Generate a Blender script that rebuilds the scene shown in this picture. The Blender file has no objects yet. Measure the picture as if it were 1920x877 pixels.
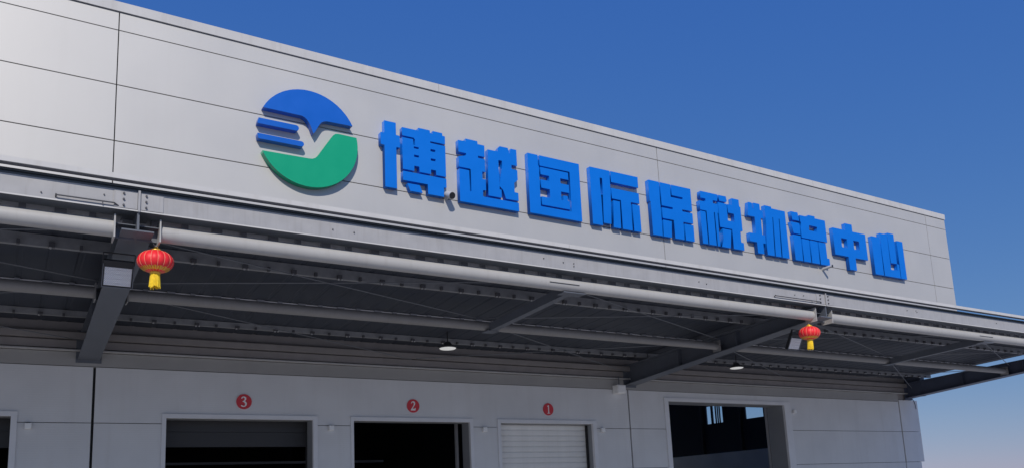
import bpy, bmesh, math, random
import numpy as np
from mathutils import Vector, Matrix
random.seed(7)
S = bpy.context.scene
COL = S.collection
R = math.radians

# ---------------------------------------------------------------- camera
cam_d = bpy.data.cameras.new("camera")
cam = bpy.data.objects.new("camera", cam_d)
COL.objects.link(cam)
cam_d.sensor_fit = 'HORIZONTAL'
cam_d.sensor_width = 36.0
cam_d.lens = 36.0 * 1518.18 / 1920.0
cam_d.shift_y = 235.0 / 1920.0
cam_d.clip_start = 0.1
cam_d.clip_end = 5000
_r = Vector((0.8488, -0.5267, -0.0456)); _u = Vector((-0.0528, -0.1703, 0.9840)); _f = Vector((0.5260, 0.8328, 0.1724))
_m = Matrix((( _r.x, _u.x, -_f.x), (_r.y, _u.y, -_f.y), (_r.z, _u.z, -_f.z)))
cam.matrix_world = Matrix.Translation((-1.258, -13.878, 1.65)) @ _m.to_4x4()
S.camera = cam

# ---------------------------------------------------------------- sky and sun
SUN = Vector((-0.46, -1.0, 0.80)).normalized()          # direction towards the sun
elev = math.asin(SUN.z); azim = math.atan2(SUN.x, SUN.y)
W = bpy.data.worlds.new("World"); S.world = W; W.use_nodes = True
wn = W.node_tree.nodes; wl = W.node_tree.links
sky = wn.new("ShaderNodeTexSky"); sky.sky_type = 'NISHITA'; sky.sun_disc = False
sky.sun_elevation = elev; sky.sun_rotation = azim
sky.altitude = 0; sky.air_density = 1.0; sky.dust_density = 0.0; sky.ozone_density = 2.0
hs = wn.new("ShaderNodeHueSaturation"); hs.inputs["Saturation"].default_value = 1.2
wl.new(sky.outputs[0], hs.inputs["Color"])
# one tone response for the whole sky (hazy, deep blue winter air as the phone recorded it)
sp = wn.new("ShaderNodeSeparateColor"); cb = wn.new("ShaderNodeCombineColor"); wl.new(hs.outputs[0], sp.inputs[0])
for k, (g, a) in enumerate(((.76, .355), (.54, .380), (.18, .515))):
    s0 = wn.new("ShaderNodeMath"); s0.operation = 'MULTIPLY'; s0.inputs[1].default_value = 0.09; wl.new(sp.outputs[k], s0.inputs[0])
    pw = wn.new("ShaderNodeMath"); pw.operation = 'POWER'; pw.inputs[1].default_value = g; wl.new(s0.outputs[0], pw.inputs[0])
    s1 = wn.new("ShaderNodeMath"); s1.operation = 'MULTIPLY'; s1.inputs[1].default_value = a / 0.09; wl.new(pw.outputs[0], s1.inputs[0])
    wl.new(s1.outputs[0], cb.inputs[k])
wl.new(cb.outputs[0], wn["Background"].inputs[0]); wn["Background"].inputs[1].default_value = 0.078
sd = bpy.data.lights.new("sun", 'SUN'); sd.energy = 2.6; sd.angle = R(0.53); sd.color = (1.0, 0.93, 0.83)
so = bpy.data.objects.new("sun", sd); COL.objects.link(so)
so.rotation_euler = SUN.to_track_quat('Z', 'Y').to_euler()
S.view_settings.view_transform = 'Standard'; S.view_settings.look = 'None'
S.view_settings.exposure = 0.28; S.view_settings.gamma = 1.0

# ---------------------------------------------------------------- materials
def mat(name, col, rough=0.5, metal=0.0, var=0.0, vscale=3.0, bump=0.0, bscale=40.0, spec=0.5, emit=None, stretch=(1, 1, 1), coat=0.0, dirt=0.0):
    m = bpy.data.materials.new(name); m.use_nodes = True
    n = m.node_tree.nodes; l = m.node_tree.links; b = n["Principled BSDF"]
    b.inputs["Base Color"].default_value = (*col, 1); b.inputs["Roughness"].default_value = rough
    b.inputs["Metallic"].default_value = metal; b.inputs["Specular IOR Level"].default_value = spec
    b.inputs["Coat Weight"].default_value = coat
    if var or bump or dirt:
        tc = n.new("ShaderNodeTexCoord"); mp = n.new("ShaderNodeMapping"); mp.inputs["Scale"].default_value = stretch
        l.new(tc.outputs["Object"], mp.inputs[0])
    if var or dirt:
        t = n.new("ShaderNodeTexNoise"); t.inputs["Scale"].default_value = vscale; t.inputs["Detail"].default_value = 6
        l.new(mp.outputs[0], t.inputs["Vector"])
        r = n.new("ShaderNodeValToRGB")
        lo = [c * (1 - var) for c in col]; hi = [min(1, c * (1 + var)) for c in col]
        r.color_ramp.elements[0].position = 0.3; r.color_ramp.elements[1].position = 0.7
        r.color_ramp.elements[0].color = (*lo, 1); r.color_ramp.elements[1].color = (*hi, 1)
        l.new(t.outputs["Fac"], r.inputs[0]); out = r.outputs[0]
        if dirt:
            t2 = n.new("ShaderNodeTexNoise"); t2.inputs["Scale"].default_value = vscale * 2.3; t2.inputs["Detail"].default_value = 9
            mp2 = n.new("ShaderNodeMapping"); mp2.inputs["Scale"].default_value = (2.2, 2.2, 0.16)
            l.new(tc.outputs["Object"], mp2.inputs[0]); l.new(mp2.outputs[0], t2.inputs["Vector"])
            r2 = n.new("ShaderNodeValToRGB"); r2.color_ramp.elements[0].position = 0.52; r2.color_ramp.elements[1].position = 0.78
            r2.color_ramp.elements[0].color = (0, 0, 0, 1); r2.color_ramp.elements[1].color = (dirt, dirt, dirt, 1)
            l.new(t2.outputs["Fac"], r2.inputs[0])
            mx = n.new("ShaderNodeMixRGB"); l.new(r2.outputs[0], mx.inputs[0]); l.new(out, mx.inputs[1])
            mx.inputs[2].default_value = (col[0] * .62, col[1] * .58, col[2] * .52, 1); out = mx.outputs[0]
        l.new(out, b.inputs["Base Color"])
        rr = n.new("ShaderNodeMapRange"); rr.inputs[3].default_value = max(0.05, rough - .06); rr.inputs[4].default_value = min(1, rough + .08)
        l.new(t.outputs["Fac"], rr.inputs[0]); l.new(rr.outputs[0], b.inputs["Roughness"])
    if bump:
        t = n.new("ShaderNodeTexNoise"); t.inputs["Scale"].default_value = bscale; t.inputs["Detail"].default_value = 3
        l.new(mp.outputs[0], t.inputs["Vector"])
        bp = n.new("ShaderNodeBump"); bp.inputs["Strength"].default_value = bump; bp.inputs["Distance"].default_value = 0.01
        l.new(t.outputs["Fac"], bp.inputs["Height"]); l.new(bp.outputs[0], b.inputs["Normal"])
    if emit:
        b.inputs["Emission Color"].default_value = (*emit[:3], 1); b.inputs["Emission Strength"].default_value = emit[3]
    return m

M = {}
M['acm'] = mat('sign wall aluminium', (.54, .533, .522), .51, .30, .02, .9, .07, 1.1, .5, dirt=.05)
M['coping'] = mat('coping metal', (.54, .535, .53), .4, 0, .05, 2, dirt=.25)
M['joint'] = mat('joint sealant', (.05, .05, .055), .8)
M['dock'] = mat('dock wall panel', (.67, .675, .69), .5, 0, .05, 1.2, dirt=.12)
M['frame'] = mat('door frame paint', (.72, .725, .75), .45, 0, .04, 3)
M['seam'] = mat('black seam gasket', (.012, .012, .014), .7)
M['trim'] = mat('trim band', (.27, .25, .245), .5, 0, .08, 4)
M['steel'] = mat('painted steel light', (.36, .36, .375), .42, 0, .06, 5, .03, 30, dirt=.3)
M['beam'] = mat('painted steel grey', (.11, .122, .148), .5, 0, .07, 4, dirt=.2)
M['beamdark'] = mat('end beam paint', (.07, .085, .13), .5, 0, .07, 4)
M['tube'] = mat('tube paint', (.41, .405, .40), .48, 0, .04, 2, dirt=.25)
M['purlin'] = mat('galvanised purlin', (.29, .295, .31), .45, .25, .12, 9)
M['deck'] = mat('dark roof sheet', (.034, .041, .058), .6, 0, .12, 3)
M['clip'] = mat('clip dark', (.085, .085, .095), .6)
M['flange'] = mat('edge flange shaded grey', (.10, .11, .125), .5, 0, .08, 5)  # edge beam flanges, colour darkened for the shade on their undersides
M['palep'] = mat('brightened purlin', (.80, .80, .82), .45, .1, .10, 9)  # colour lifted to make up for the little light behind the edge beam
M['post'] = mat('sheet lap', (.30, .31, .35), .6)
M['bolt'] = mat('bolt', (.10, .10, .11), .5, .5)
M['zinc'] = mat('zinc bolt', (.75, .75, .76), .35, .6)
M['rod'] = mat('tie rod', (.16, .17, .19), .5)
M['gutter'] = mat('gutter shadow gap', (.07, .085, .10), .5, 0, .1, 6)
M['blue'] = mat('sign blue acrylic', (.002, .165, .68), .38, 0, .03, 3, spec=.28)
M['lblue'] = mat('logo blue', (.007, .12, .55), .32, 0, .04, 3)
M['lgreen'] = mat('logo green', (.006, .36, .19), .32, 0, .03, 3)
M['red'] = mat('lantern red silk', (.86, .020, .030), .5, 0, .10, 25)
M['gold'] = mat('lantern gold', (.85, .50, .06), .35, .35, .1, 30)
M['goldline'] = mat('lantern gold rib', (.85, .36, .22), .5)
M['yellow'] = mat('tassel yellow', (.90, .62, .02), .6, 0, .12, 40)
M['white'] = mat('white plastic', (.86, .86, .855), .4, 0, .03, 6)
M['offwhite'] = mat('shutter slat', (.80, .79, .77), .45, 0, .05, 3, dirt=.15)
M['lampglass'] = mat('lamp diffuser', (.85, .85, .84), .25, emit=(1, 1, .97, .30))
M['lamphouse'] = mat('lamp housing', (.06, .06, .065), .5)
M['camgrey'] = mat('camera housing', (.50, .50, .51), .4)
M['black'] = mat('black housing', (.02, .02, .022), .45)
M['signred'] = mat('number disc red', (.62, .035, .05), .4, 0, .06, 12)
M['signwhite'] = mat('number white', (.85, .80, .80), .4)
M['conc'] = mat('interior concrete', (.74, .72, .68), .8, 0, .1, 1)
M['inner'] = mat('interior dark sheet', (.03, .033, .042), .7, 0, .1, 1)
M['ground'] = mat('yard concrete', (.44, .43, .41), .85, 0, .12, .4, .2, 8)
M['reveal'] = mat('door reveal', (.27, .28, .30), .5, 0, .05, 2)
M['strip'] = mat('upper wall strip shade', (.34, .335, .33), .5, 0, .05, 2)  # darker than the panels below, standing in for shade under the canopy
M['slat'] = mat('rolled door slat', (.035, .035, .038), .55)
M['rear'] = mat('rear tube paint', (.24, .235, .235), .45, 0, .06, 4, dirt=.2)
M['shutterdark'] = mat('rolled door dark', (.05, .05, .055), .5)

def glass():
    m = bpy.data.materials.new('window glass'); m.use_nodes = True
    n = m.node_tree.nodes; l = m.node_tree.links; n.clear()
    o = n.new("ShaderNodeOutputMaterial"); a = n.new("ShaderNodeBsdfTransparent"); a.inputs[0].default_value = (.86, .92, .95, 1)
    g = n.new("ShaderNodeBsdfGlossy"); g.inputs["Roughness"].default_value = .03
    x = n.new("ShaderNodeMixShader"); x.inputs[0].default_value = .07
    l.new(a.outputs[0], x.inputs[1]); l.new(g.outputs[0], x.inputs[2]); l.new(x.outputs[0], o.inputs[0])
    return m
M['glass'] = glass()

def ribbed(m, scale=26.0, dist=.0035):
    """fine horizontal micro-ribs of the sandwich panels (relief only)"""
    n = m.node_tree.nodes; l = m.node_tree.links; b = n["Principled BSDF"]
    tc = n.new("ShaderNodeTexCoord"); w = n.new("ShaderNodeTexWave"); w.bands_direction = 'Z'; w.inputs["Scale"].default_value = scale
    w.inputs["Distortion"].default_value = .15
    bp = n.new("ShaderNodeBump"); bp.inputs["Strength"].default_value = .16; bp.inputs["Distance"].default_value = dist
    l.new(tc.outputs["Object"], w.inputs["Vector"]); l.new(w.outputs["Fac"], bp.inputs["Height"]); l.new(bp.outputs[0], b.inputs["Normal"])
ribbed(M['dock'], 8.0)

def reflector():
    m = bpy.data.materials.new('faceted reflector'); m.use_nodes = True
    n = m.node_tree.nodes; l = m.node_tree.links; b = n["Principled BSDF"]
    tc = n.new("ShaderNodeTexCoord"); mp = n.new("ShaderNodeMapping"); mp.inputs["Rotation"].default_value = (0, 0, R(45))
    ck = n.new("ShaderNodeTexChecker"); ck.inputs["Scale"].default_value = 72
    ck.inputs[1].default_value = (.95, .95, .95, 1); ck.inputs[2].default_value = (.66, .66, .69, 1)
    l.new(tc.outputs["Object"], mp.inputs[0]); l.new(mp.outputs[0], ck.inputs[0]); l.new(ck.outputs[0], b.inputs["Base Color"])
    b.inputs["Roughness"].default_value = .25; b.inputs["Metallic"].default_value = .2
    return m
M['reflector'] = reflector()

# ---------------------------------------------------------------- helpers
def tag(o, label=None, cat=None, group=None, kind=None):
    if label: o['label'] = label
    if cat: o['category'] = cat
    if group: o['group'] = group
    if kind: o['kind'] = kind
    return o
def thing(name, loc, label, cat, group=None, rotz=0):
    o = bpy.data.objects.new(name, None); COL.objects.link(o); o.empty_display_size = .2
    o.location = loc; o.rotation_euler = (0, 0, rotz)
    return tag(o, label, cat, group)
def link(name, mesh, parent=None, loc=None):
    o = bpy.data.objects.new(name, mesh); COL.objects.link(o)
    if parent is not None:
        o.parent = parent
    if loc is not None: o.location = loc
    return o

class MB:
    def __init__(s): s.b = bmesh.new(); s.mats = []
    def _mi(s, m):
        if m not in s.mats: s.mats.append(m)
        return s.mats.index(m)
    def box(s, x0, x1, y0, y1, z0, z1, m, bev=0):
        v = [s.b.verts.new((x, y, z)) for x in (x0, x1) for y in (y0, y1) for z in (z0, z1)]
        mi = s._mi(m); fs = []
        for f in ((0, 1, 3, 2), (4, 6, 7, 5), (0, 4, 5, 1), (2, 3, 7, 6), (0, 2, 6, 4), (1, 5, 7, 3)):
            q = s.b.faces.new([v[i] for i in f]); q.material_index = mi; fs.append(q)
        if bev:
            es = list({e for q in fs for e in q.edges})
            r = bmesh.ops.bevel(s.b, geom=es, offset=bev, segments=2, affect='EDGES', profile=.5)
            for q in r['faces']: q.material_index = mi
        return s
    def prism(s, pts, axis, a, b, m):
        """extrude a 2-D outline (u,v) along axis: 'y' uses (x,z); 'x' uses (y,z); 'z' uses (x,y)"""
        def P(u, v, w): return {'y': (u, w, v), 'x': (w, u, v), 'z': (u, v, w)}[axis]
        A = [s.b.verts.new(P(u, v, a)) for u, v in pts]; B = [s.b.verts.new(P(u, v, b)) for u, v in pts]
        mi = s._mi(m); n = len(pts)
        fl = [s.b.faces.new(A), s.b.faces.new(B[::-1])] + [s.b.faces.new((A[i], B[i], B[(i + 1) % n], A[(i + 1) % n])) for i in range(n)]
        for f in fl: f.material_index = mi
        return s
    def tube(s, p0, p1, r, m, n=16, r1=None, smooth=True, caps=True):
        p0 = Vector(p0); p1 = Vector(p1); d = (p1 - p0).normalized(); r1 = r if r1 is None else r1
        a = d.orthogonal().normalized(); c = d.cross(a)
        ring = lambda p, rr: [s.b.verts.new(p + (a * math.cos(2 * math.pi * i / n) + c * math.sin(2 * math.pi * i / n)) * rr) for i in range(n)]
        A = ring(p0, r); B = ring(p1, r1); mi = s._mi(m)
        for i in range(n):
            f = s.b.faces.new((A[i], A[(i + 1) % n], B[(i + 1) % n], B[i])); f.smooth = smooth; f.material_index = mi
        if caps:      # separate rings, so the end discs do not bend the shading of the barrel
            for q in (ring(p0, r)[::-1], ring(p1, r1)): s.b.faces.new(q).material_index = mi
        return s
    def lathe(s, prof, c, m, n=32, lobes=0, depth=0.0):
        """revolve (r,z) about a vertical axis through c; lobes pinch the surface at the ribs"""
        mi = s._mi(m); rows = []
        for r, z in prof:
            row = []
            for i in range(n):
                t = 2 * math.pi * i / n
                k = 1 - depth * (abs(math.cos(lobes * t / 2)) ** 6) if lobes else 1
                row.append(s.b.verts.new((c[0] + r * k * math.cos(t), c[1] + r * k * math.sin(t), c[2] + z)))
            rows.append(row)
        for a, b in zip(rows, rows[1:]):
            for i in range(n):
                f = s.b.faces.new((a[i], a[(i + 1) % n], b[(i + 1) % n], b[i])); f.smooth = True; f.material_index = mi
        s.b.faces.new(rows[0][::-1]).material_index = mi; s.b.faces.new(rows[-1]).material_index = mi
        return s
    def mesh(s, name):
        bmesh.ops.recalc_face_normals(s.b, faces=s.b.faces[:])
        me = bpy.data.meshes.new(name); s.b.to_mesh(me); s.b.free()
        for m in s.mats: me.materials.append(m)
        return me
    def build(s, name, parent=None, kind=None, loc=None):
        if parent is not None and loc is None:      # meshes are drawn in world metres: undo the parent's origin
            w = parent
            while w is not None:
                off = w.location; bmesh.ops.translate(s.b, vec=(-off[0], -off[1], -off[2]), verts=s.b.verts[:]); w = w.parent
        o = link(name, s.mesh(name), parent, loc)
        if kind: o['kind'] = kind
        return o

# ---- outline tracing: union of polygons minus polygons -> clean closed loops
def sdf(poly, X, Y):
    d = np.full(X.shape, 1e9); ins = np.zeros(X.shape, bool); n = len(poly)
    for i in range(n):
        (x1, y1), (x2, y2) = poly[i], poly[(i + 1) % n]
        ex, ey = x2 - x1, y2 - y1; L = ex * ex + ey * ey
        if L < 1e-12: continue
        t = np.clip(((X - x1) * ex + (Y - y1) * ey) / L, 0, 1)
        d = np.minimum(d, np.hypot(X - x1 - t * ex, Y - y1 - t * ey))
        if y1 != y2: ins ^= ((y1 > Y) != (y2 > Y)) & (X < ex * (Y - y1) / ey + x1)
    return np.where(ins, -d, d)
def loops(F, x0, y0, h):
    F = np.where(np.abs(F) < 1e-6, 1e-6, F)
    nxt = {}; pos = {}
    def ept(k):
        if k in pos: return
        (i, j, d) = k; a = F[j, i]; b = F[j, i + 1] if d == 0 else F[j + 1, i]; t = a / (a - b)
        pos[k] = (x0 + (i + (t if d == 0 else 0)) * h, y0 + (j + (t if d == 1 else 0)) * h)
    sg = F < 0; tot = sg[:-1, :-1].astype(int) + sg[1:, :-1] + sg[:-1, 1:] + sg[1:, 1:]
    for j, i in zip(*np.where((tot > 0) & (tot < 4))):
        B, Rr, T, Lf = (i, j, 0), (i + 1, j, 1), (i, j + 1, 0), (i, j, 1)
        c = (sg[j, i], sg[j, i + 1], sg[j + 1, i + 1], sg[j + 1, i])
        case = c[0] + 2 * c[1] + 4 * c[2] + 8 * c[3]
        segs = {1: [(B, Lf)], 2: [(Rr, B)], 3: [(Rr, Lf)], 4: [(T, Rr)], 5: [(B, Lf), (T, Rr)], 6: [(T, B)], 7: [(T, Lf)], 8: [(Lf, T)], 9: [(B, T)],
                10: [(Rr, B), (Lf, T)], 11: [(Rr, T)], 12: [(Lf, Rr)], 13: [(B, Rr)], 14: [(Lf, B)]}[case]
        for a, b in segs: ept(a); ept(b); nxt[a] = b
    out = []
    while nxt:
        k0 = next(iter(nxt)); k = k0; L = []
        while k in nxt: L.append(pos[k]); k = nxt.pop(k)
        if len(L) > 6: out.append(L)
    return out
def dp(P, tol):
    def rec(a, b):
        if b <= a + 1: return []
        p = np.array(P[a:b + 1]); d = p[-1] - p[0]; L = np.hypot(*d)
        q = p[1:-1] - p[0]
        e = np.abs(q[:, 0] * d[1] - q[:, 1] * d[0]) / L if L > 1e-9 else np.hypot(q[:, 0], q[:, 1])
        i = int(np.argmax(e))
        if e[i] < tol: return []
        return rec(a, a + 1 + i) + [a + 1 + i] + rec(a + 1 + i, b)
    P = list(P) + [P[0]]
    far = int(np.argmax([np.hypot(p[0] - P[0][0], p[1] - P[0][1]) for p in P]))
    idx = [0] + rec(0, far) + [far] + rec(far, len(P) - 1)
    return [P[i] for i in idx]
def raised(name, adds, subs, late, y0, y1, m, parent=None, h=.008, tol=.0035):
    """solid raised shape in the x-z plane between y0 (front) and y1 (back)"""
    allp = np.array([v for p in adds + late for v in p]); a = allp.min(0) - 3 * h; b = allp.max(0) + 3 * h
    X, Y = np.meshgrid(np.arange(a[0] + h * .37, b[0], h), np.arange(a[1] + h * .41, b[1], h))
    F = np.full(X.shape, 1e9)
    for p in adds: F = np.minimum(F, sdf(p, X, Y))
    for p in subs: F = np.maximum(F, -sdf(p, X, Y))
    for p in late: F = np.minimum(F, sdf(p, X, Y))
    cu = bpy.data.curves.new(name, 'CURVE'); cu.dimensions = '2D'; cu.fill_mode = 'BOTH'; cu.extrude = (y1 - y0) / 2
    for L in loops(F, X[0, 0], Y[0, 0], h):
        L = dp(L, tol)
        if len(L) < 3: continue
        sp = cu.splines.new('POLY'); sp.points.add(len(L) - 1); sp.use_cyclic_u = True
        for q, v in zip(sp.points, L): q.co = (v[0], v[1], 0, 1)
    tmp = bpy.data.objects.new('tmp', cu); COL.objects.link(tmp)
    dg = bpy.context.evaluated_depsgraph_get(); me = bpy.data.meshes.new_from_object(tmp.evaluated_get(dg))
    bpy.data.objects.remove(tmp); bpy.data.curves.remove(cu)
    me.transform(Matrix.Translation((0, (y0 + y1) / 2, 0)) @ Matrix.Rotation(R(90), 4, 'X'))
    me.name = name; me.materials.clear(); me.materials.append(m)
    if parent is not None: me.transform(Matrix.Translation(-parent.location))
    o = link(name, me, parent)
    return o

# ================================================================ SETTING
g = MB(); g.prism([(-1500, -1500), (1500, -1500), (1500, 1500), (-1500, 1500)], 'z', -.3, 0, M['ground'])
tag(g.build('yard_ground'), kind='structure')

# ================================================================ WAREHOUSE
WH = thing('warehouse', (0, 0, 0), 'grey panelled warehouse with tall sign wall and numbered dock doors', 'building')
LX, RX = -13.0, 24.5            # left end (out of frame) and right corner of the sign wall
YD = 1.722                      # face of the dock wall
Z4, Z3, Z2, Z1, ZT = 7.759, 8.749, 9.735, 10.068, 10.245
GAP = .009
# --- sign wall: dark core, then panels standing proud with open joints
c = MB(); c.box(LX, RX - .04, .035, .22, 5.30, 10.10, M['joint']); c.box(RX - .24, RX - .045, .22, 30, 5.3, 10.10, M['joint']); c.build('sign_wall_core', WH)
cols = [(LX, 0.0), (0.0, 12.0), (12.0, 23.415), (23.415, RX)]
rows = [(5.32, Z4), (Z4, Z3), (Z3, Z2), (Z2, Z1)]
for ci, (xa, xb) in enumerate(cols):
    for ri, (za, zb) in enumerate(rows):
        p = MB(); last = ci == 3
        xe = xb if last else xb - GAP
        p.box(xa + GAP, xe, 0, .032, za + GAP, zb - GAP, M['acm'])
        o = p.build('wall_panel', WH)
# coping: folded cap in three lengths
for xa, xb in ((LX, 6.0), (6.0, 17.9), (17.9, RX)):
    p = MB(); p.prism([(-.028, Z1 + .006), (-.028, ZT), (.26, ZT + .035), (.26, ZT - .2), (.225, ZT - .2), (.225, ZT - .03), (.033, ZT - .03), (.033, Z1 + .006)], 'x', xa + .004, xb + (.015 if xb == RX else -.004), M['coping'])
    p.build('coping', WH)
for k in range(7):   # return panels on the gable side
    p = MB(); p.box(RX - .032, RX, .036 + k * 4.2, .036 + (k + 1) * 4.2 - .02, 5.32, Z1 - .01, M['acm']); p.build('wall_panel', WH)

# --- dock wall
doors = [(-3.97, -1.11, 3.49, -3.88, -1.20, 3.41), (1.11, 3.97, 3.49, 1.18, 3.88, 3.412), (4.66, 7.49, 3.49, 4.72, 7.41, 3.412),
         (8.12, 10.92, 3.49, 8.20, 10.81, 3.41), (13.18, 18.07, 4.125, 13.32, 17.80, 4.035)]
bays = [(LX, 0.0), (0.0, 12.0), (12.0, 23.415)]
levels = [(0, 1.33), (1.33, 2.33), (2.33, 3.312), (3.312, 4.29), (4.29, 4.54)]
VG = .022; HG = .006
for xa, xb in bays:
    dd = [d for d in doors if xa <= d[0] and d[1] <= xb]
    for za, zb in levels:
        hit = [d for d in dd if d[2] > za + .001]
        a, b = xa + (VG if xa > LX else 0), xb - VG
        if zb > 4.30: a, b = xa, xb
        full = [d for d in hit if d[2] >= zb]; part = [d for d in hit if d[2] < zb]
        segs = [] ; x = a
        for d in full: segs.append((x, d[0])); x = d[1]
        segs.append((x, b))
        for s0, s1 in segs:
            if s1 - s0 < .02: continue
            out = [(s0, za + HG)]
            for d in part:
                if s0 < d[0] and d[1] < s1: out += [(d[0], za + HG), (d[0], d[2]), (d[1], d[2]), (d[1], za + HG)]
            out += [(s1, za + HG), (s1, zb - HG), (s0, zb - HG)]
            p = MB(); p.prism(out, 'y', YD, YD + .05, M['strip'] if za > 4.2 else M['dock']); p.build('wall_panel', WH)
# corner pieces beyond the last seam
for za, zb in ((0, 1.33), (1.33, 2.33), (2.33, 3.312), (3.312, 4.345)):
    xr = 24.43 if za >= 2.3 else 24.27
    p = MB(); p.box(23.415 + VG, xr, YD - (.012 if za >= 2.3 else 0), YD + .06, za + HG, zb - HG, M['dock'])
    p.box(xr - .03, xr, YD + .061, YD + .7, za + HG, zb - HG, M['dock']); p.build('corner_panel', WH)
# core behind the panels (with the openings left free)
c = MB()
xs = [LX] + [v for d in doors for v in (d[0], d[1])] + [24.2]
for i in range(0, len(xs), 2): c.box(xs[i], xs[i + 1], YD + .055, YD + .20, 0, 4.28, M['seam'])
for d in doors: c.box(d[0], d[1], YD + .055, YD + .20, d[2], 4.28, M['seam'])
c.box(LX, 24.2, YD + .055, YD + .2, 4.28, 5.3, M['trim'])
c.build('dock_wall_core', WH)
# flashings above the panels
p = MB(); p.prism([(YD - .075, 4.545), (YD + .054, 4.545), (YD + .054, 4.60), (YD - .06, 4.575), (YD - .06, 4.56), (YD - .075, 4.56)], 'x', LX, 23.9, M['coping']); p.build('drip_flashing', WH)
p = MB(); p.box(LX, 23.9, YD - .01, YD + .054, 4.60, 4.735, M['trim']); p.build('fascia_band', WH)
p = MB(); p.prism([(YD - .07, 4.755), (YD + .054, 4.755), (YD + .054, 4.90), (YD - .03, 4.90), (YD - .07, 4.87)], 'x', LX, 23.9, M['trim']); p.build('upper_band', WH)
p = MB(); p.box(23.97, 24.2, 1.22, YD + .05, 4.43, 5.08, M['beamdark']); p.build('corner_closure', WH)
# doors
for i, (fx0, fx1, fz, ox0, ox1, oz) in enumerate(doors):
    f = MB(); yo, yi = YD - .03, YD + .62 if i == 4 else YD + .36
    pts = [(fx0, 0), (fx0, fz), (fx1, fz), (fx1, 0), (ox1, 0), (ox1, oz), (ox0, oz), (ox0, 0)]
    f.prism(pts, 'y', yo, YD + .045, M['frame'])
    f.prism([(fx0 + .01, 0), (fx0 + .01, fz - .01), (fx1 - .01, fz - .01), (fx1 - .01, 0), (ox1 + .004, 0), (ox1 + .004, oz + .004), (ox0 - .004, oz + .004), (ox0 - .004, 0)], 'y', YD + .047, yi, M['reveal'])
    fr = f.build('door_frame', WH)
    if i == 3:       # the closed sectional door, slat by slat
        sh = thing('sectional_door', (0, 0, 0), None, None); sh.parent = WH
        sm = MB(); h = .1265; w = ox1 - ox0 - .016
        sm.prism([(0, 0), (-.018, .008), (-.020, h * .5), (-.018, h - .020), (.004, h - .010), (.004, h), (.02, h), (.02, 0)], 'x', 0, w, M['offwhite'])
        me = sm.mesh('slat')
        for k in range(27): link('slat', me, sh, (ox0 + .008, YD + .29, 3.41 - (k + 1) * h))
        gd = MB(); gd.box(ox1 - .035, ox1 - .004, YD + .20, YD + .262, 0, oz - .02, M['seam']); gd.build('guide_rail', sh)
    elif i in (0, 1):      # rolled-up door hanging behind the lintel
        sh = thing('rolled_door', (0, 0, 0), None, None); sh.parent = WH
        sm = MB(); h = .285; w = ox1 - ox0 + .1
        sm.prism([(0, 0), (-.006, .002), (-.006, h - .005), (0, h - .0015), (.02, h - .0015), (.02, 0)], 'x', 0, w, M['slat'])
        me = sm.mesh('slat')
        for k in range((2, 2)[i]): link('slat', me, sh, (ox0 - .05, YD + .50, 3.5 - (k + 1) * h))
        for xx in (ox0 - .10, ox1 + .04):
            gd = MB(); gd.box(xx, xx + .06, YD + .44, YD + .6, 0, 3.55, M['shutterdark']); gd.build('guide_rail', sh)
    else:
        gd = MB(); gd.box(ox1 + .0, ox1 + .05, YD + .64, YD + .72, 0, 4.2, M['steel']); gd.build('guide_rail', WH)
        gd = MB(); gd.box(ox0 - .02, ox0 + .10, YD + .64, YD + .80, 0, 3.63, M['shutterdark']); gd.build('guide_rail', WH)

# --- shell, interior and gable wall with windows
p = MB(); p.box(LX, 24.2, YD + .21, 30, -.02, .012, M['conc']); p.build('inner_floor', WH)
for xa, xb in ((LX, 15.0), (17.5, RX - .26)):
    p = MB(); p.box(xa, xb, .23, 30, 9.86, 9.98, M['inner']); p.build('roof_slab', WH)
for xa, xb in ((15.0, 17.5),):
    p = MB(); p.box(xa + .01, xb - .01, .23, 30, 9.90, 9.91, M['glass']); p.build('added_skylight', WH)  # unseen roof opening, added to bring daylight into the dark interior
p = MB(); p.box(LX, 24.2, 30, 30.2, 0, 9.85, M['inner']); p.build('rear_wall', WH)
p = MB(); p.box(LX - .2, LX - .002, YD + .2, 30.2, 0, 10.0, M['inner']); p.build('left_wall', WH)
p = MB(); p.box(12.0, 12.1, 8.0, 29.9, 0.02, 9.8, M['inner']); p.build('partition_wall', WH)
wins = [(3.6, 4.6), (5.75, 6.75), (7.94, 8.92), (10.09, 11.08)]
p = MB(); p.box(24.2, 24.34, YD + .06, 30, .0, 3.26, M['conc']); p.build('gable_base', WH)
p = MB()
ys = [YD + .06] + [v for w in wins for v in w] + [30]
for i in range(0, len(ys), 2): p.box(24.2, 24.24, ys[i], ys[i + 1], 3.262, 9.85, M['inner'])
for a, b in wins: p.box(24.2, 24.24, a, b, 3.262, 4.49, M['inner']); p.box(24.2, 24.24, a, b, 6.3, 9.85, M['inner'])
p.build('gable_cladding', WH)
for wi, (a, b) in enumerate(wins):
    fr = MB()
    for y in (a, b - .035): fr.box(24.19, 24.25, y, y + .035, 4.49, 6.3, M['shutterdark'])
    fr.box(24.19, 24.25, a + .036, b - .036, 4.49, 4.52, M['shutterdark']); fr.box(24.19, 24.25, a + .036, b - .036, 6.26, 6.3, M['shutterdark'])
    fo = fr.build('window', WH)
    pn = MB(); pn.box(24.216, 24.222, a + .036, b - .036, 4.521, 6.259, M['glass']); pn.build('pane', fo)
    if wi == 3:
        for y, t in ((10.60, .10), (10.42, .035), (10.31, .025), (10.2, .03)):
            mm = MB(); mm.box(24.10, 24.16, y, y + t, 4.47, 6.3, M['black']); mm.build('blind_strip', fo)
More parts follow.
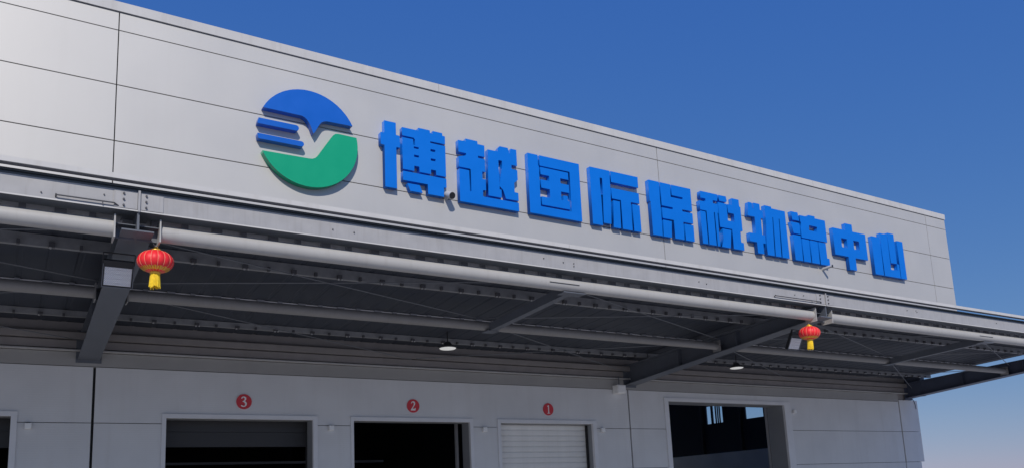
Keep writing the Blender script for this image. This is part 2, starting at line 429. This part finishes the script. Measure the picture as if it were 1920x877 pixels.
for y in (2.8, 5.2, 7.2, 9.12, 11.28, 13.8):
    p = MB(); p.box(24.06, 24.19, y - .04, y + .04, 3.27, 9.8, M['shutterdark']); p.build('wall_post', WH)
for y in (4, 8, 12, 16, 20, 24, 28):
    p = MB(); p.box(LX + .2, 24.0, y - .09, y + .09, 9.3, 9.6, M['beam']); p.build('roof_purlin', WH)
# low interior racking beams glimpsed through door three
for z in (2.62, 2.86):
    p = MB(); p.box(0.3, 7.6, 7.0, 7.06, z + .02, z + .08, M['beam']); p.build('rack_rail', WH)

# ================================================================ CANOPY
CA = thing('loading_canopy', (6, -4.2, 5.0), 'long steel canopy with grey edge beam over the dock doors', 'canopy')
def zd(y): return 5.145 - .048 * y       # underside of the roof sheets
BX = [-12.2, -.1, 12.08, 24.0]
# roof sheets: trapezoidal, ribs running out from the wall
pitch = .35
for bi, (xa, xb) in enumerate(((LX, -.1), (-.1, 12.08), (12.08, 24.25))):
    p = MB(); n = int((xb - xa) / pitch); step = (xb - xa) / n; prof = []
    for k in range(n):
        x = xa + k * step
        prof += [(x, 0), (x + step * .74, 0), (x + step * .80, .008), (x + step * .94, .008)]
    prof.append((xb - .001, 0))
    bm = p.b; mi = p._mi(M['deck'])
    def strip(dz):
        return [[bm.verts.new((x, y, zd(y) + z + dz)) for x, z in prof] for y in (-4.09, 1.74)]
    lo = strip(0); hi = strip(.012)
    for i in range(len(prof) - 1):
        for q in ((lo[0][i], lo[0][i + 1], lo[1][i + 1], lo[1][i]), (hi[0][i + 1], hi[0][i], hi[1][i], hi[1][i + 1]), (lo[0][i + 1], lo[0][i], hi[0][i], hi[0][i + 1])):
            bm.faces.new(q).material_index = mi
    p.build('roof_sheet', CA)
# edge trim and the gutter recess under it, its shade put into the colour
for xa, xb in ((LX, 5.9), (5.9, 18.1), (18.1, 24.3)):
    p = MB(); p.prism([(-4.33, 5.415), (-4.33, 5.475), (-4.06, 5.490), (-4.06, 5.480), (-4.316, 5.463), (-4.316, 5.415)], 'x', xa + .003, xb - .003, M['coping']); p.build('edge_trim', CA)
p = MB(); p.prism([(-4.20, 5.336), (-4.20, 5.350), (-4.16, 5.355), (-4.16, 5.378), (-4.19, 5.378), (-4.19, 5.386), (-4.16, 5.392), (-4.16, 5.414), (-4.10, 5.414), (-4.10, 5.336)], 'x', LX, 24.25, M['gutter']); p.build('gutter', CA)
# edge beam: channel lengths bolted end to end at the cantilevers
for xa, xb in zip([LX] + BX[1:3], BX[1:3] + [24.25]):
    p = MB(); a, b = xa + .006, xb - .006
    p.box(a, b, -4.20, -4.188, 5.112, 5.332, M['steel']); eb = p.build('edge_beam', CA)
    p = MB(); p.box(a, b, -4.187, -4.08, 5.318, 5.332, M['flange']); p.build('top_flange', eb)
    p = MB(); p.box(a, b, -4.215, -3.985, 5.095, 5.111, M['flange']); p.box(a, b, -4.219, -4.2155, 5.095, 5.111, M['coping']); p.build('bottom_flange', eb)  # pale front lip painted on as the sunlit flange edge
for bx in BX[1:3]:
    p = MB(); p.box(bx - .26, bx - .016, -4.212, -4.2, 5.12, 5.315, M['steel']); p.box(bx + .016, bx + .26, -4.212, -4.2, 5.12, 5.315, M['steel'])
    p.box(bx - .012, bx + .012, -4.235, -4.2, 5.09, 5.345, M['steel']); sp = p.build('splice_plate', CA)
    p = MB()
    for sx in (-.16, .075):
        for k in range(3): p.tube((bx + sx, -4.212, 5.15 + k * .07), (bx + sx, -4.232, 5.15 + k * .07), .012, M['bolt'], 8)
    p.build('bolts', sp, 'stuff')
p = MB()      # stray bolts and clip ends on the edge beam
for x, z in ((-1.07, 5.17), (-.46, 5.245), (2.2, 5.22), (2.49, 5.22), (5.86, 5.22), (6.06, 5.225), (6.06, 5.18), (5.5, 5.24), (8.72, 5.22), (8.9, 5.2), (11.2, 5.23), (11.45, 5.24), (14.77, 5.24), (15.09, 5.26), (15.12, 5.23), (18.3, 5.24)):
    p.tube((x, -4.2, z), (x, -4.215, z), .008, M['bolt'], 8)
p.build('bolts', CA, 'stuff')
for x0, x1 in ((-.93, -.36), (10.62, 11.9)):
    p = MB(); p.tube((x0, -4.235, 5.155), (x1, -4.235, 5.155), .0085, M['bolt'], 8); p.tube((x0, -4.2, 5.135), (x0, -4.24, 5.165), .008, M['bolt'], 6)
    p.tube((x1, -4.235, 5.155), (x1 + .06, -4.2, 5.13), .0085, M['bolt'], 8); p.tube(((x0 * .2 + x1 * .8), -4.235, 5.152), ((x0 * .2 + x1 * .8), -4.235, 5.115), .006, M['bolt'], 6)
    p.build('stay_rod', CA)
# cantilever beams: tapered I-sections
def ztop(y): return 4.96 - .043 * y
def zbot(y):
    return 4.40 + (4.87 - 4.40) * (YD - y) / (YD + 4.2)
for i, bx in enumerate(BX):
    if i == 0: continue
    m = M['beamdark'] if i == 3 else M['beam']
    bo = thing('cantilever_beam', CA.location, None, None); bo.parent = CA; bo.location = (0, 0, 0)
    y0, y1 = -4.2, YD - .012
    ob = MB(); ob.prism([(y0, zbot(y0) + .018), (y1, zbot(y1) + .018), (y1, ztop(y1)), (y0, ztop(y0))], 'x', bx - .012, bx + .012, m); ob.build('web', bo)
    ob = MB(); ob.prism([(y0, zbot(y0)), (y1, zbot(y1)), (y1, zbot(y1) + .017), (y0, zbot(y0) + .017)], 'x', bx - .17, bx + .17, m); ob.build('bottom_flange', bo)
    ob = MB(); ob.prism([(y0 + .12, ztop(y0 + .12)), (y1, ztop(y1)), (y1, ztop(y1) + .014), (y0 + .12, ztop(y0 + .12) + .014)], 'x', bx - .14, bx + .14, m); ob.build('top_flange', bo)
    ob = MB(); ob.box(bx - .2, bx + .2, YD - .011, YD - .002, zbot(y1) - .05, ztop(y1) + .03, m); ob.build('base_plate', bo)
    for ys in (-2.0, -.2):
        ob = MB()
        for sx in (-1, 1): ob.box(min(bx + sx * .013, bx + sx * .13), max(bx + sx * .013, bx + sx * .13), ys - .006, ys + .006, zbot(ys) + .02, ztop(ys) - .002, m)
        ob.build('stiffener', bo)
# tubes between the cantilevers
def tube_run(y, z, r, m, name, gap):
    ends = [(LX, BX[1] - gap), (BX[1] + gap + .01, BX[2] - gap), (BX[2] + gap + .01, BX[3] - (.03 if gap < .2 else gap))]
    for a, b in ends:
        p = MB(); p.tube((a, y, z), (b, y, z), r, m, 28); t = p.build(name, CA)
        for x in (a, b):
            if x > LX:
                q = MB(); q.box(x - .008, x + .008, y - r - .03, y + r + .03, z - r - .035, z + r + .035, m); q.build('end_plate', t)
        for x, s in ((a, -1), (b, 1)):
            if x > LX:
                x0, x1 = sorted((x + s * .009, x + s * (gap - .013)))
                q = MB(); q.prism([(y - .06, z + .045), (y - .06, z + .055), (y + .06, z + .055), (y + .06, z - .09), (y + .05, z - .09), (y + .05, z + .045)], 'x', x0, x1, M['beam'])
                q.build('stub_bracket', t)
tube_run(-4.02, 4.925, .098, M['tube'], 'front_tube', .235)
tube_run(-1.5, 4.80, .083, M['rear'], 'rear_tube', .20)
for x in (5.93, 17.94):
    p = MB(); p.box(x - .28, x + .28, -4.126, -4.118, 4.912, 4.92, M['seam']); p.build('tube_seam', CA)
# mid-bay struts
for x in (6.12, 18.1):
    p = MB(); p.prism([(-3.94, 4.80), (-1.58, 4.70), (-1.58, 4.84), (-3.94, 4.95)], 'x', x - .065, x + .065, M['beam'])
    p.box(x - .17, x + .25, -4.06, -3.86, 4.80, 4.815, M['beam']); p.box(x - .12, x + .12, -1.62, -1.38, 4.695, 4.71, M['beam']); p.build('strut', CA)
# purlins with their sheet clips
def purlin(y, h, low, bright):
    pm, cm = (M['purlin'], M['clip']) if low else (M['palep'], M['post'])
    for a, b in ((LX, BX[1] - .01), (BX[1] + .01, BX[2] - .01), (BX[2] + .01, 24.2)):
        t = zd(y) - .004; p = MB()
        p.box(a, b, y, y + .004, t - h, t, pm); p.box(a, b, y + .0045, y + .07, t - h, t - h + .004, M['purlin']); p.box(a, b, y + .0045, y + .07, t - .004, t, M['purlin'])
        o = p.build('purlin', CA)
        q = MB(); x = a + .18; k = 0
        while x < b - .1:
            w = (.035 if k % 2 else .07) if low else (.07 if k % 2 else .12)
            q.box(x, x + w, y - .055, y - .001, t - h - (.012 if low else 0), t - h * (.68 if low else 0), cm)
            if bright and k % 2 == 0:
                q.tube((x + .02, y - .03, t - h - .03), (x + .02, y - .03, t - h - .012), .016, M['zinc'], 6)
                if k % 4 == 0: q.tube((x + .075, y - .03, t - h - .028), (x + .075, y - .03, t - h - .008), .014, M['zinc'], 6)
            x += pitch; k += 1
        q.build('sheet_clips', o, 'stuff')
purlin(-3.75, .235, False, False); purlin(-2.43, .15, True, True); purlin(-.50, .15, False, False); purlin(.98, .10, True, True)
# tie rods in each bay
for x0 in (BX[1] - 12.1, BX[1], BX[2]):
    for a, b in (((x0 + .02, -3.6, 5.0), (x0 + 6.1, -1.45, 4.93)), ((x0 + 6.2, -3.75, 5.0), (x0 + 12.0, -1.55, 4.95)),
                 ((x0 + .02, -1.4, 4.86), (x0 + 6.1, 1.6, 4.72)), ((x0 + 6.2, -1.4, 4.86), (x0 + 12.0, 1.6, 4.72)),
                 ((x0 + 6.0, -3.75, 5.03), (x0 + .1, -1.55, 4.95)), ((x0 + 12.0, -3.7, 5.03), (x0 + 6.2, -1.5, 4.95)), ((x0 + 12.0, -1.4, 4.90), (x0 + 6.2, 1.6, 4.75))):
        a = (max(a[0], LX), *a[1:]); b = (max(b[0], LX), *b[1:])
        if abs(a[0] - b[0]) < 1: continue
        p = MB(); p.tube(a, b, .0085, M['rod'], 8); p.build('tie_rod', CA)

# ================================================================ SIGN
CH = {"bo":[4.654,[[[8,5.5],[33,5.5],[33,143],[8,143]],[[0,92],[41,92],[41,117],[0,117]],[[46,137],[82,137],[82,143],[108,143],[108,137],[114,137],[114,143],[136,143],[136,137],[142,137],[142,49],[46,49]],[[46,26],[142,26],[142,45],[46,45]],[[100,5.5],[136,5.5],[136,27],[100,27]],[[55,21],[82,21],[88,5.5],[61,5.5]]],[[[40,116],[72,116],[72,119.5],[40,119.5]],[[70,104],[74,104],[74,117],[70,117]],[[71,97],[82,97],[82,101],[71,101]],[[108,116],[150,116],[150,119.5],[108,119.5]],[[108,98],[119,98],[119,103],[108,103]],[[71,79],[82,79],[82,83.5],[71,83.5]],[[108,78],[119,78],[119,83],[108,83]],[[71,48],[82,48],[82,60],[71,60]],[[108,48],[119,48],[119,59],[108,59]]]],"yue":[6.377,[[[0.0,136.2],[17.9,136.2],[17.9,142.6],[46.4,142.6],[46.4,136.2],[62.9,136.2],[62.9,110.2],[46.4,110.2],[46.4,105.4],[62.9,105.4],[62.9,76.7],[55.2,76.7],[55.2,60.5],[62.9,60.5],[62.9,36.0],[55.2,36.0],[55.2,21.7],[62.9,21.7],[143.1,21.7],[143.1,2.6],[0.0,2.6],[0.0,100.0],[17.9,105.4],[17.9,110.2],[0.0,110.2]],[[100.8,142.6],[121.7,142.6],[124.8,129.4],[128.7,142.6],[143.1,142.6],[143.1,129.4],[143.1,129.4],[143.1,105.4],[128.7,105.4],[128.7,95.9],[143.1,95.9],[143.1,73.5],[133.8,65.5],[133.8,44.4],[143.1,44.4],[143.1,26.0],[110.8,26.0],[105.1,44.4],[96.2,52.0],[105.1,100.0],[105.1,110.2],[96.2,110.2],[96.2,136.2]],[[70.7,129.4],[100.8,129.4],[96.2,110.2],[96.2,105.4],[96.2,73.5],[96.2,73.5],[96.2,44.4],[100.8,44.4],[100.8,26.0],[67.8,26.0]]],[[[0.0,73.5],[24.5,76.7],[24.5,73.5],[0.0,73.5]],[[24.5,73.5],[24.5,73.5],[24.5,21.7],[24.5,21.7]],[[24.5,67.9],[24.5,67.9],[24.5,60.5],[24.5,60.5]],[[-1,73.5],[25,73.5],[25,77.5],[-1,77.5]],[[24,28],[27.5,28],[27.5,77],[24,77]]]],"guo":[8.09,[[[0,5],[140,5],[140,142],[0,142]]],[[[29,24],[112,24],[112,118],[29,118]],[[27,117],[31,117],[31,143],[27,143]]],[[[32,98],[108,98],[108,115],[32,115]],[[32,67],[108,67],[108,86],[32,86]],[[32,28],[108,28],[108,47],[32,47]],[[55,30],[85,30],[85,110],[55,110]],[[91,46],[103,46],[103,59],[91,59]]]],"ji":[9.79,[[[0,5],[29,5],[29,142],[0,142]],[[28,142],[58,142],[58,90],[54,12],[31.5,12],[34,79],[28,79]],[[61,115],[144,115],[144,142],[61,142]],[[60,75],[144,75],[144,101],[60,101]],[[87,5],[117,5],[117,80],[87,80]],[[64,71],[84,71],[82,5],[60,5]],[[121.5,5],[144,5],[144,71],[121.5,71]]],[[[28,80],[35,80],[35,120],[28,120]]]],"bao":[11.56,[[[3,5],[34,5],[34,142],[3,142]],[[0,88],[5,88],[5,142],[0,142]],[[37.5,83],[139,83],[139,142],[37.5,142]],[[74,5],[105,5],[105,90],[74,90]],[[38,51],[139,51],[139,78],[38,78]],[[39,47],[67,47],[63,5],[36,5]],[[109,5],[139,5],[139,47],[109,47]]],[[[70,109.5],[110,109.5],[110,114.5],[70,114.5]],[[70,110],[73,110],[74,143],[71,143]]]],"shui":[13.23,[[[6.0,143.0],[66.0,143.0],[64.0,125.0],[4.0,125.0]],[[22.0,5.0],[48.0,5.0],[48.0,130.0],[22.0,130.0]],[[0.0,93.0],[64.5,93.0],[64.5,117.0],[0.0,117.0]],[[0.0,5.0],[18.5,5.0],[18.5,90.0],[0.0,90.0]],[[51.5,5.0],[61.0,5.0],[61.0,95.0],[51.5,95.0]],[[69.0,143.0],[97.0,143.0],[100.0,127.0],[71.0,127.0]],[[66.0,57.0],[148.0,57.0],[148.0,123.0],[66.0,123.0]],[[118.0,120.0],[118.0,142.0],[144.0,142.0],[144.0,120.0]],[[74.0,54.0],[106.0,54.0],[98.0,5.0],[66.0,5.0],[74.0,25.0]],[[109.0,60.0],[139.0,60.0],[139.0,26.0],[148.0,26.0],[148.0,5.0],[109.0,5.0]]],[[[97.0,98.0],[99.5,98.0],[99.5,130.0],[97.0,130.0]],[[97.0,78.0],[121.0,78.0],[121.0,100.0],[97.0,100.0]]]],"wu":[14.96,[[[26.0,5.0],[50.0,5.0],[50.0,143.0],[26.0,143.0]],[[7.0,142.0],[20.0,142.0],[20.0,120.0],[30.0,120.0],[30.0,104.0],[0.0,104.0],[4.0,126.0]],[[4.0,104.0],[60.0,104.0],[60.0,126.0],[4.0,126.0]],[[0.0,35.0],[60.0,35.0],[60.0,58.0],[0.0,58.0]],[[69.0,143.0],[96.0,143.0],[96.0,138.0],[150.0,138.0],[150.0,5.0],[63.0,5.0],[63.0,40.0],[69.0,92.0]]],[[[96.5,113.0],[99.5,113.0],[94.0,2.0],[90.5,2.0]],[[122.0,113.0],[125.0,113.0],[121.0,2.0],[117.0,2.0]]]],"liu":[16.65,[[[6.0,143.0],[34.0,143.0],[38.0,119.0],[9.0,119.0]],[[2.0,113.0],[37.0,113.0],[37.0,81.0],[9.0,81.0]],[[5.0,5.0],[36.5,5.0],[36.5,77.0],[5.0,77.0]],[[42.0,137.0],[72.0,137.0],[80.0,143.0],[106.0,143.0],[106.0,137.0],[150.0,137.0],[150.0,73.0],[40.0,73.0]],[[40.0,5.0],[70.0,5.0],[70.0,70.0],[40.0,70.0]],[[74.0,5.0],[107.0,5.0],[107.0,70.0],[74.0,70.0]],[[111.0,70.0],[142.0,70.0],[142.0,26.0],[151.0,26.0],[151.0,5.0],[111.0,5.0]]],[[[78.0,113.0],[112.0,113.0],[108.0,98.0],[76.0,98.0]],[[36.0,118.0],[44.0,118.0],[43.0,104.0],[36.0,108.0]]]],"zhong":[18.45,[[[0.0,43.0],[151.0,43.0],[151.0,122.0],[0.0,122.0]],[[60.0,5.0],[92.0,5.0],[92.0,143.0],[60.0,143.0]]],[[[35.0,69.0],[61.0,69.0],[61.0,96.0],[35.0,96.0]],[[91.0,69.0],[117.0,69.0],[117.0,96.0],[91.0,96.0]]]],"xin":[20.25,[[[0.0,122.0],[38.0,122.0],[41.0,118.0],[41.0,5.0],[0.0,5.0]],[[44.5,137.0],[80.0,137.0],[80.0,28.0],[113.0,28.0],[113.0,49.0],[124.0,49.0],[124.0,5.0],[44.5,5.0]],[[82.5,143.0],[114.0,143.0],[114.0,49.0],[82.5,49.0]],[[126.5,5.0],[156.0,5.0],[156.0,124.0],[126.5,124.0]]],[]]}
INFO = [('bo', '博', 'first from the round logo, ten box strokes'), ('yue', '越', 'between the round security camera and the framed square character'), ('guo', '国', 'closed square frame with a small figure inside'),
        ('ji', '际', 'two stacked bars above three legs, left of the wall joint'), ('bao', '保', 'crossed by the vertical wall joint'), ('shui', '税', 'with a small square hole near its top right'),
        ('wu', '物', 'with two slanting slits at its right'), ('liu', '流', 'its foot touching the slim security camera'), ('zhong', '中', 'a box pierced by one central upright'), ('xin', '心', 'last and rightmost, of upright bars')]
for key, ch, how in INFO:
    e = CH[key]; x0 = e[0]
    conv = lambda P: [((x0 + x / 100) - .03 * (x0 + x / 100 + 1.258) / 13.8, (7.7 + z / 100) - .03 * (6.05 + z / 100) / 13.8) for x, z in P]
    cx = x0 + .7
    root = Vector((cx, 0, 7.72))
    o = raised('sign_character', [conv(p) for p in e[1]], [conv(p) for p in e[2]], [conv(p) for p in (e[3] if len(e) > 3 else [])], -.12, -.008, M['blue'])
    o.data.transform(Matrix.Translation(-root)); o.location = root
    tag(o, 'raised blue character ' + ch + ', ' + how, 'sign letter', 'blue characters on the sign wall')
# logo
LC = Vector((3.214, 0, 8.4145)); LR = .9455
LG = thing('round_logo', LC, 'round blue and green emblem beside the blue characters', 'logo')
def arc(a0, a1, n=40): return [(LC.x + LR * math.cos(R(a0 + (a1 - a0) * i / n)), LC.z + LR * math.sin(R(a0 + (a1 - a0) * i / n))) for i in range(n + 1)]
def rel(P): return [(LC.x + x, LC.z + z) for x, z in P]
cap = arc(26.2, 153.6) + rel([(-.14, .414), (-.085, .395), (-.042, .360), (.0, .305), (.03, .245), (.06, .165), (.083, .105), (.12, .16), (.16, .235), (.20, .31), (.235, .36), (.28, .392), (.35, .408)])
raised('cap', [cap], [], [], -.14, -.008, M['lblue'], LG, .006, .002)
grn = arc(-154.4, 12.1, 60) + rel([(.56, .203), (.505, .190), (.462, .155), (.20, -.255), (.165, -.315), (.115, -.365), (.06, -.392), (.0, -.398)])
raised('swoosh', [grn], [], [], -.14, -.008, M['lgreen'], LG, .006, .002)
for za, zb, xe in ((.095, .205, -.19), (-.192, -.092, -.095)):
    r_ = (zb - za) / 2; xm = xe - r_
    P = [(-math.sqrt(LR ** 2 - zb ** 2), zb), (-math.sqrt(LR ** 2 - za ** 2), za)] + [(xm + r_ * math.cos(R(-90 + 180 * i / 12)), (za + zb) / 2 + r_ * math.sin(R(-90 + 180 * i / 12))) for i in range(13)]
    raised('stripe', [rel(P)], [], [], -.14, -.008, M['lblue'], LG, .006, .002)

# ================================================================ THINGS ON THE WALLS
DIG = {'3': ([[(-.052, .062), (-.046, .082), (-.02, .098), (.012, .096), (.036, .078), (.040, .05), (.028, .026), (.012, .012), (.036, -.004), (.050, -.03), (.046, -.062), (.026, -.088), (-.006, -.099), (-.036, -.096), (-.056, -.082), (-.056, -.066), (-.044, -.062), (-.024, -.076), (-.002, -.078), (.014, -.066), (.018, -.042), (.008, -.018), (-.018, -.004), (-.028, -.004), (-.028, .010), (-.008, .018), (.006, .034), (.010, .054), (.002, .072), (-.016, .076), (-.034, .064), (-.042, .050)]], []),
       '2': ([[(-.052, .05), (-.044, .078), (-.022, .096), (.008, .098), (.034, .084), (.044, .056), (.036, .026), (.008, -.018), (-.022, -.058), (.026, -.058), (.044, -.040), (.056, -.040), (.044, -.096), (-.058, -.096), (-.058, -.078), (-.012, -.014), (.008, .024), (.012, .052), (.002, .070), (-.016, .074), (-.032, .064), (-.040, .046)]], []),
       '1': ([[(-.034, .070), (.006, .098), (.016, .098), (.016, -.076), (.024, -.086), (.042, -.088), (.042, -.098), (-.036, -.098), (-.036, -.088), (-.018, -.086), (-.010, -.076), (-.010, .058), (-.016, .066), (-.030, .060)]], [])}
for x, d, lab in ((2.545, '3', 'red disc numbered 3 above the open dock door nearest the left canopy beam'), (6.055, '2', 'red disc numbered 2 above the middle open dock door'),
                  (9.53, '1', 'red disc numbered 1 above the closed white sectional door')):
    t = thing('number_sign', (x, YD, 3.745), lab, 'number sign', 'red dock number discs')
    p = MB(); p.tube((x, YD - .018, 3.745), (x, YD - .001, 3.745), .143, M['signred'], 40); p.build('disc', t)
    a, s = DIG[d]
    raised('digit', [[(x + u * 1.02, 3.745 + v * 1.02) for u, v in q] for q in a], [], [], YD - .024, YD - .0185, M['signwhite'], t, .003, .0012)
for x, z, lab in ((-.95, 3.245, 'white sensor box left of dock door three, beside the black seam'), (4.24, 3.255, 'white sensor box between dock doors three and two'), (7.77, 3.255, 'white sensor box between dock doors two and one'),
                  (11.09, 3.265, 'white sensor box right of the closed dock door one'), (18.2, 3.85, 'white sensor box right of the tall open doorway')):
    t = thing('wall_sensor', (x, YD, z), lab, 'sensor', 'small white sensors beside the doors')
    p = MB(); p.box(x - .05, x + .05, YD - .085, YD - .012, z - .05, z + .05, M['white'], .008); p.build('housing', t)
    p = MB(); p.box(x - .03, x + .03, YD - .011, YD - .001, z - .03, z + .06, M['beam']); p.build('bracket', t)
t = thing('junction_box', (11.62, YD, 4.27), 'pale square junction box under the foot of the canopy beam', 'junction box')
p = MB(); p.box(11.50, 11.76, 1.50, 1.712, 4.165, 4.375, M['white'], .012); p.build('housing', t)
p = MB(); p.box(11.52, 11.74, 1.487, 1.4995, 4.185, 4.355, M['white'], .004); p.build('cover', t)
p = MB(); p.tube((11.63, 1.6, 4.376), (11.63, 1.6, 4.6), .012, M['beam'], 8); p.build('cable', t)
# gable conduit at the wall corner
t = thing('cable_conduit', (24.28, YD, 4.3), 'thin cable curling over the right corner of the dock wall', 'cable')
pts = [(24.02, YD - .03, 4.42), (24.15, YD - .03, 4.40), (24.24, YD - .03, 4.32), (24.29, YD - .03, 4.20), (24.31, YD - .03, 4.05)]
p = MB()
for a, b in zip(pts, pts[1:]): p.tube(a, b, .010, M['beam'], 8)
p.build('cable', t)
# downlights
for x, y, lab in ((6.30, .52, 'round white downlight under the canopy above dock door two'), (14.68, .52, 'round white downlight under the canopy above the tall open doorway')):
    zl = 4.785
    t = thing('downlight', (x, y, zl), lab, 'ceiling lamp', 'round downlights under the canopy')
    p = MB(); p.lathe([(.17, 0), (.182, .010), (.17, .03), (.10, .07), (.06, .12), (.05, .13)], (x, y, zl), M['lamphouse'], 32); p.build('housing', t)
    p = MB(); p.lathe([(.10, -.022), (.155, -.016), (.172, -.002)], (x, y, zl), M['lampglass'], 32); p.build('diffuser', t)
    p = MB(); p.tube((x, y, zl + .13), (x, y, zd(y)), .012, M['black'], 8); p.build('stem', t)
# floodlights hung below the beams
for bx, dx, y, z, lab in ((BX[1], -.12, -3.5, 4.52, 'black floodlight with faceted reflector under the left beam'), (BX[2], -.14, -3.5, 4.49, 'pale floodlight under the right beam beside the lantern')):
    x = bx + dx
    t = bpy.data.objects.new('floodlight', None); COL.objects.link(t); t.location = (x, y, z); t.rotation_euler = (R(28), 0, 0)
    tag(t, lab, 'floodlight', 'floodlights under the canopy beams')
    loc = (0, 0, 0)
    p = MB(); p.box(-.168, .168, -.02, .05, -.140, .185, M['black'], .008); p.build('housing', t, loc=loc)
    p = MB()
    for a in ((-.170, .170, -.142, -.134), (-.170, -.163, -.1335, .14), (.163, .170, -.1335, .14)): p.box(a[0], a[1], -.030, -.0205, a[2], a[3], M['rod'])
    p.build('bezel', t, loc=loc)
    # faceted lens: a grid of little pyramids
    q = MB(); nx, nz = 16, 12; mi = q._mi(M['white'] if False else M['reflector']); x0, x1, z0, z1 = -.148, .148, -.118, .104
    for i in range(nx):
        for k in range(nz):
            a0 = x0 + (x1 - x0) * i / nx; a1 = x0 + (x1 - x0) * (i + 1) / nx; b0 = z0 + (z1 - z0) * k / nz; b1 = z0 + (z1 - z0) * (k + 1) / nz
            vs = [q.b.verts.new((u, -.022, v)) for u, v in ((a0, b0), (a1, b0), (a1, b1), (a0, b1))]; c_ = q.b.verts.new(((a0 + a1) / 2, -.031, (b0 + b1) / 2))
            for j in range(4): q.b.faces.new((vs[j], vs[(j + 1) % 4], c_)).material_index = mi
    q.build('lens', t, loc=loc)
    p = MB()
    for sx in (-1, 1): p.box(min(sx * .168, sx * .176), max(sx * .168, sx * .176), -.01, .03, -.02, .26, M['black'])
    p.box(-.176, .176, -.01, .03, .261, .269, M['black']); p.build('bracket', t, loc=loc)
# CCTV cameras
def cctv(name, base, d, L, r, lab):
    base = Vector(base); d = Vector(d).normalized()
    t = thing(name, base, lab, 'security camera', 'security cameras on the sign wall')
    p = MB(); p.tube((base.x, -.001, base.z), (base.x, -.03, base.z), .06, M['white'], 20); p.build('base', t)
    s = Vector((base.x, -.03, base.z)); j = s + Vector((0, -.09, -.0))
    p = MB(); p.tube(s, j, .022, M['white'], 12); p.build('arm', t)
    a = j - d * L * .35; b = j + d * L * .65
    p = MB(); p.tube(a, b, r, M['camgrey'], 24); p.build('body', t)
    p = MB(); p.tube(b, b + d * .012, r * .94, M['black'], 24); p.build('lens', t)
    return t
cctv('security_camera', (6.10, 0, 7.80), (.12, -.9, -.40), .20, .072, 'white bullet camera with dark round lens between two blue characters')
cctv('security_camera', (17.93, 0, 7.66), (.2, -1, .10), .27, .038, 'slim bullet camera at the foot of the blue character 流')
# lanterns
def lantern(x, y, z, ztop_, lab):
    t = thing('lantern', (x, y, z), lab, 'lantern', 'red lanterns hanging from the canopy')
    Rr, H = .202, .128
    prof = [(max(.045, Rr * math.cos(R(a)) ** .85), H * math.sin(R(a))) for a in range(-76, 77, 8)]
    p = MB(); p.lathe(prof, (x, y, z), M['red'], 96, 16, .035); p.build('shade', t)
    for k in range(16):
        q = MB(); th = 2 * math.pi * (k + 0) / 16
        pr = [(r * .972 * math.cos(th) + x, r * .972 * math.sin(th) + y, h + z) for r, h in prof[::2]]
        for a, b in zip(pr, pr[1:]): q.tube(a, b, .0032, M['goldline'], 5, caps=False)
        q.build('rib', t)
    q = MB()                                          # gold scalloped ornament round the lower shoulder
    n = 96
    lowr = [(Rr * math.cos(R(a)) ** .85 + .003, H * math.sin(R(a)) - .002) for a in (-62, -50, -38)]
    mi = q._mi(M['gold']); rows_ = []
    for ri, (r, h) in enumerate(lowr):
        rows_.append([])
        for i in range(n):
            tt = 2 * math.pi * i / n; s_ = abs(math.sin(tt * 8)) if ri == 2 else 1
            rr = r if ri < 2 else lowr[1][0] + (r - lowr[1][0]) * (.15 + .85 * s_); hh = h if ri < 2 else lowr[1][1] + (h - lowr[1][1]) * (.15 + .85 * s_)
            rows_[-1].append(q.b.verts.new((x + rr * math.cos(tt), y + rr * math.sin(tt), z + hh)))
    for a, b in zip(rows_, rows_[1:]):
        for i in range(0, n): 
            if i % 3 != 2: q.b.faces.new((a[i], a[(i + 1) % n], b[(i + 1) % n], b[i])).material_index = mi
    q.build('ornament', t)
    p = MB(); p.lathe([(.060, .118), (.066, .132), (.05, .150), (.028, .156), (.022, .175)], (x, y, z), M['gold'], 24); p.build('top_cap', t)
    p = MB(); p.lathe([(.040, -.158), (.056, -.150), (.060, -.130), (.052, -.120)], (x, y, z), M['gold'], 24); p.build('bottom_cap', t)
    p = MB()
    for k in range(22):
        th = 2 * math.pi * k / 22; r0 = .046; r1 = .055 + random.uniform(-.006, .006); L = .165 + random.uniform(-.02, .012)
        p.tube((x + r0 * math.cos(th), y + r0 * math.sin(th), z - .155), (x + r1 * math.cos(th), y + r1 * math.sin(th), z - .155 - L), .0085, M['yellow'], 6, .0065)
    p.tube((x, y, z - .15), (x, y, z - .27), .042, M['yellow'], 14); p.build('tassel', t)
    p = MB(); p.tube((x, y, z + .17), (x, y, ztop_), .004, M['steel'], 6); p.tube((x, y, z + .17), (x - .03, y, z + .215), .003, M['steel'], 5); p.build('cord', t)
    return t
lantern(.125, -3.98, 4.602, 4.80, 'red lantern with yellow tassel beside the left floodlight')
lantern(11.80, -3.98, 4.585, 4.80, 'red lantern with yellow tassel under the right canopy bracket').rotation_euler = (.02, .035, .4)
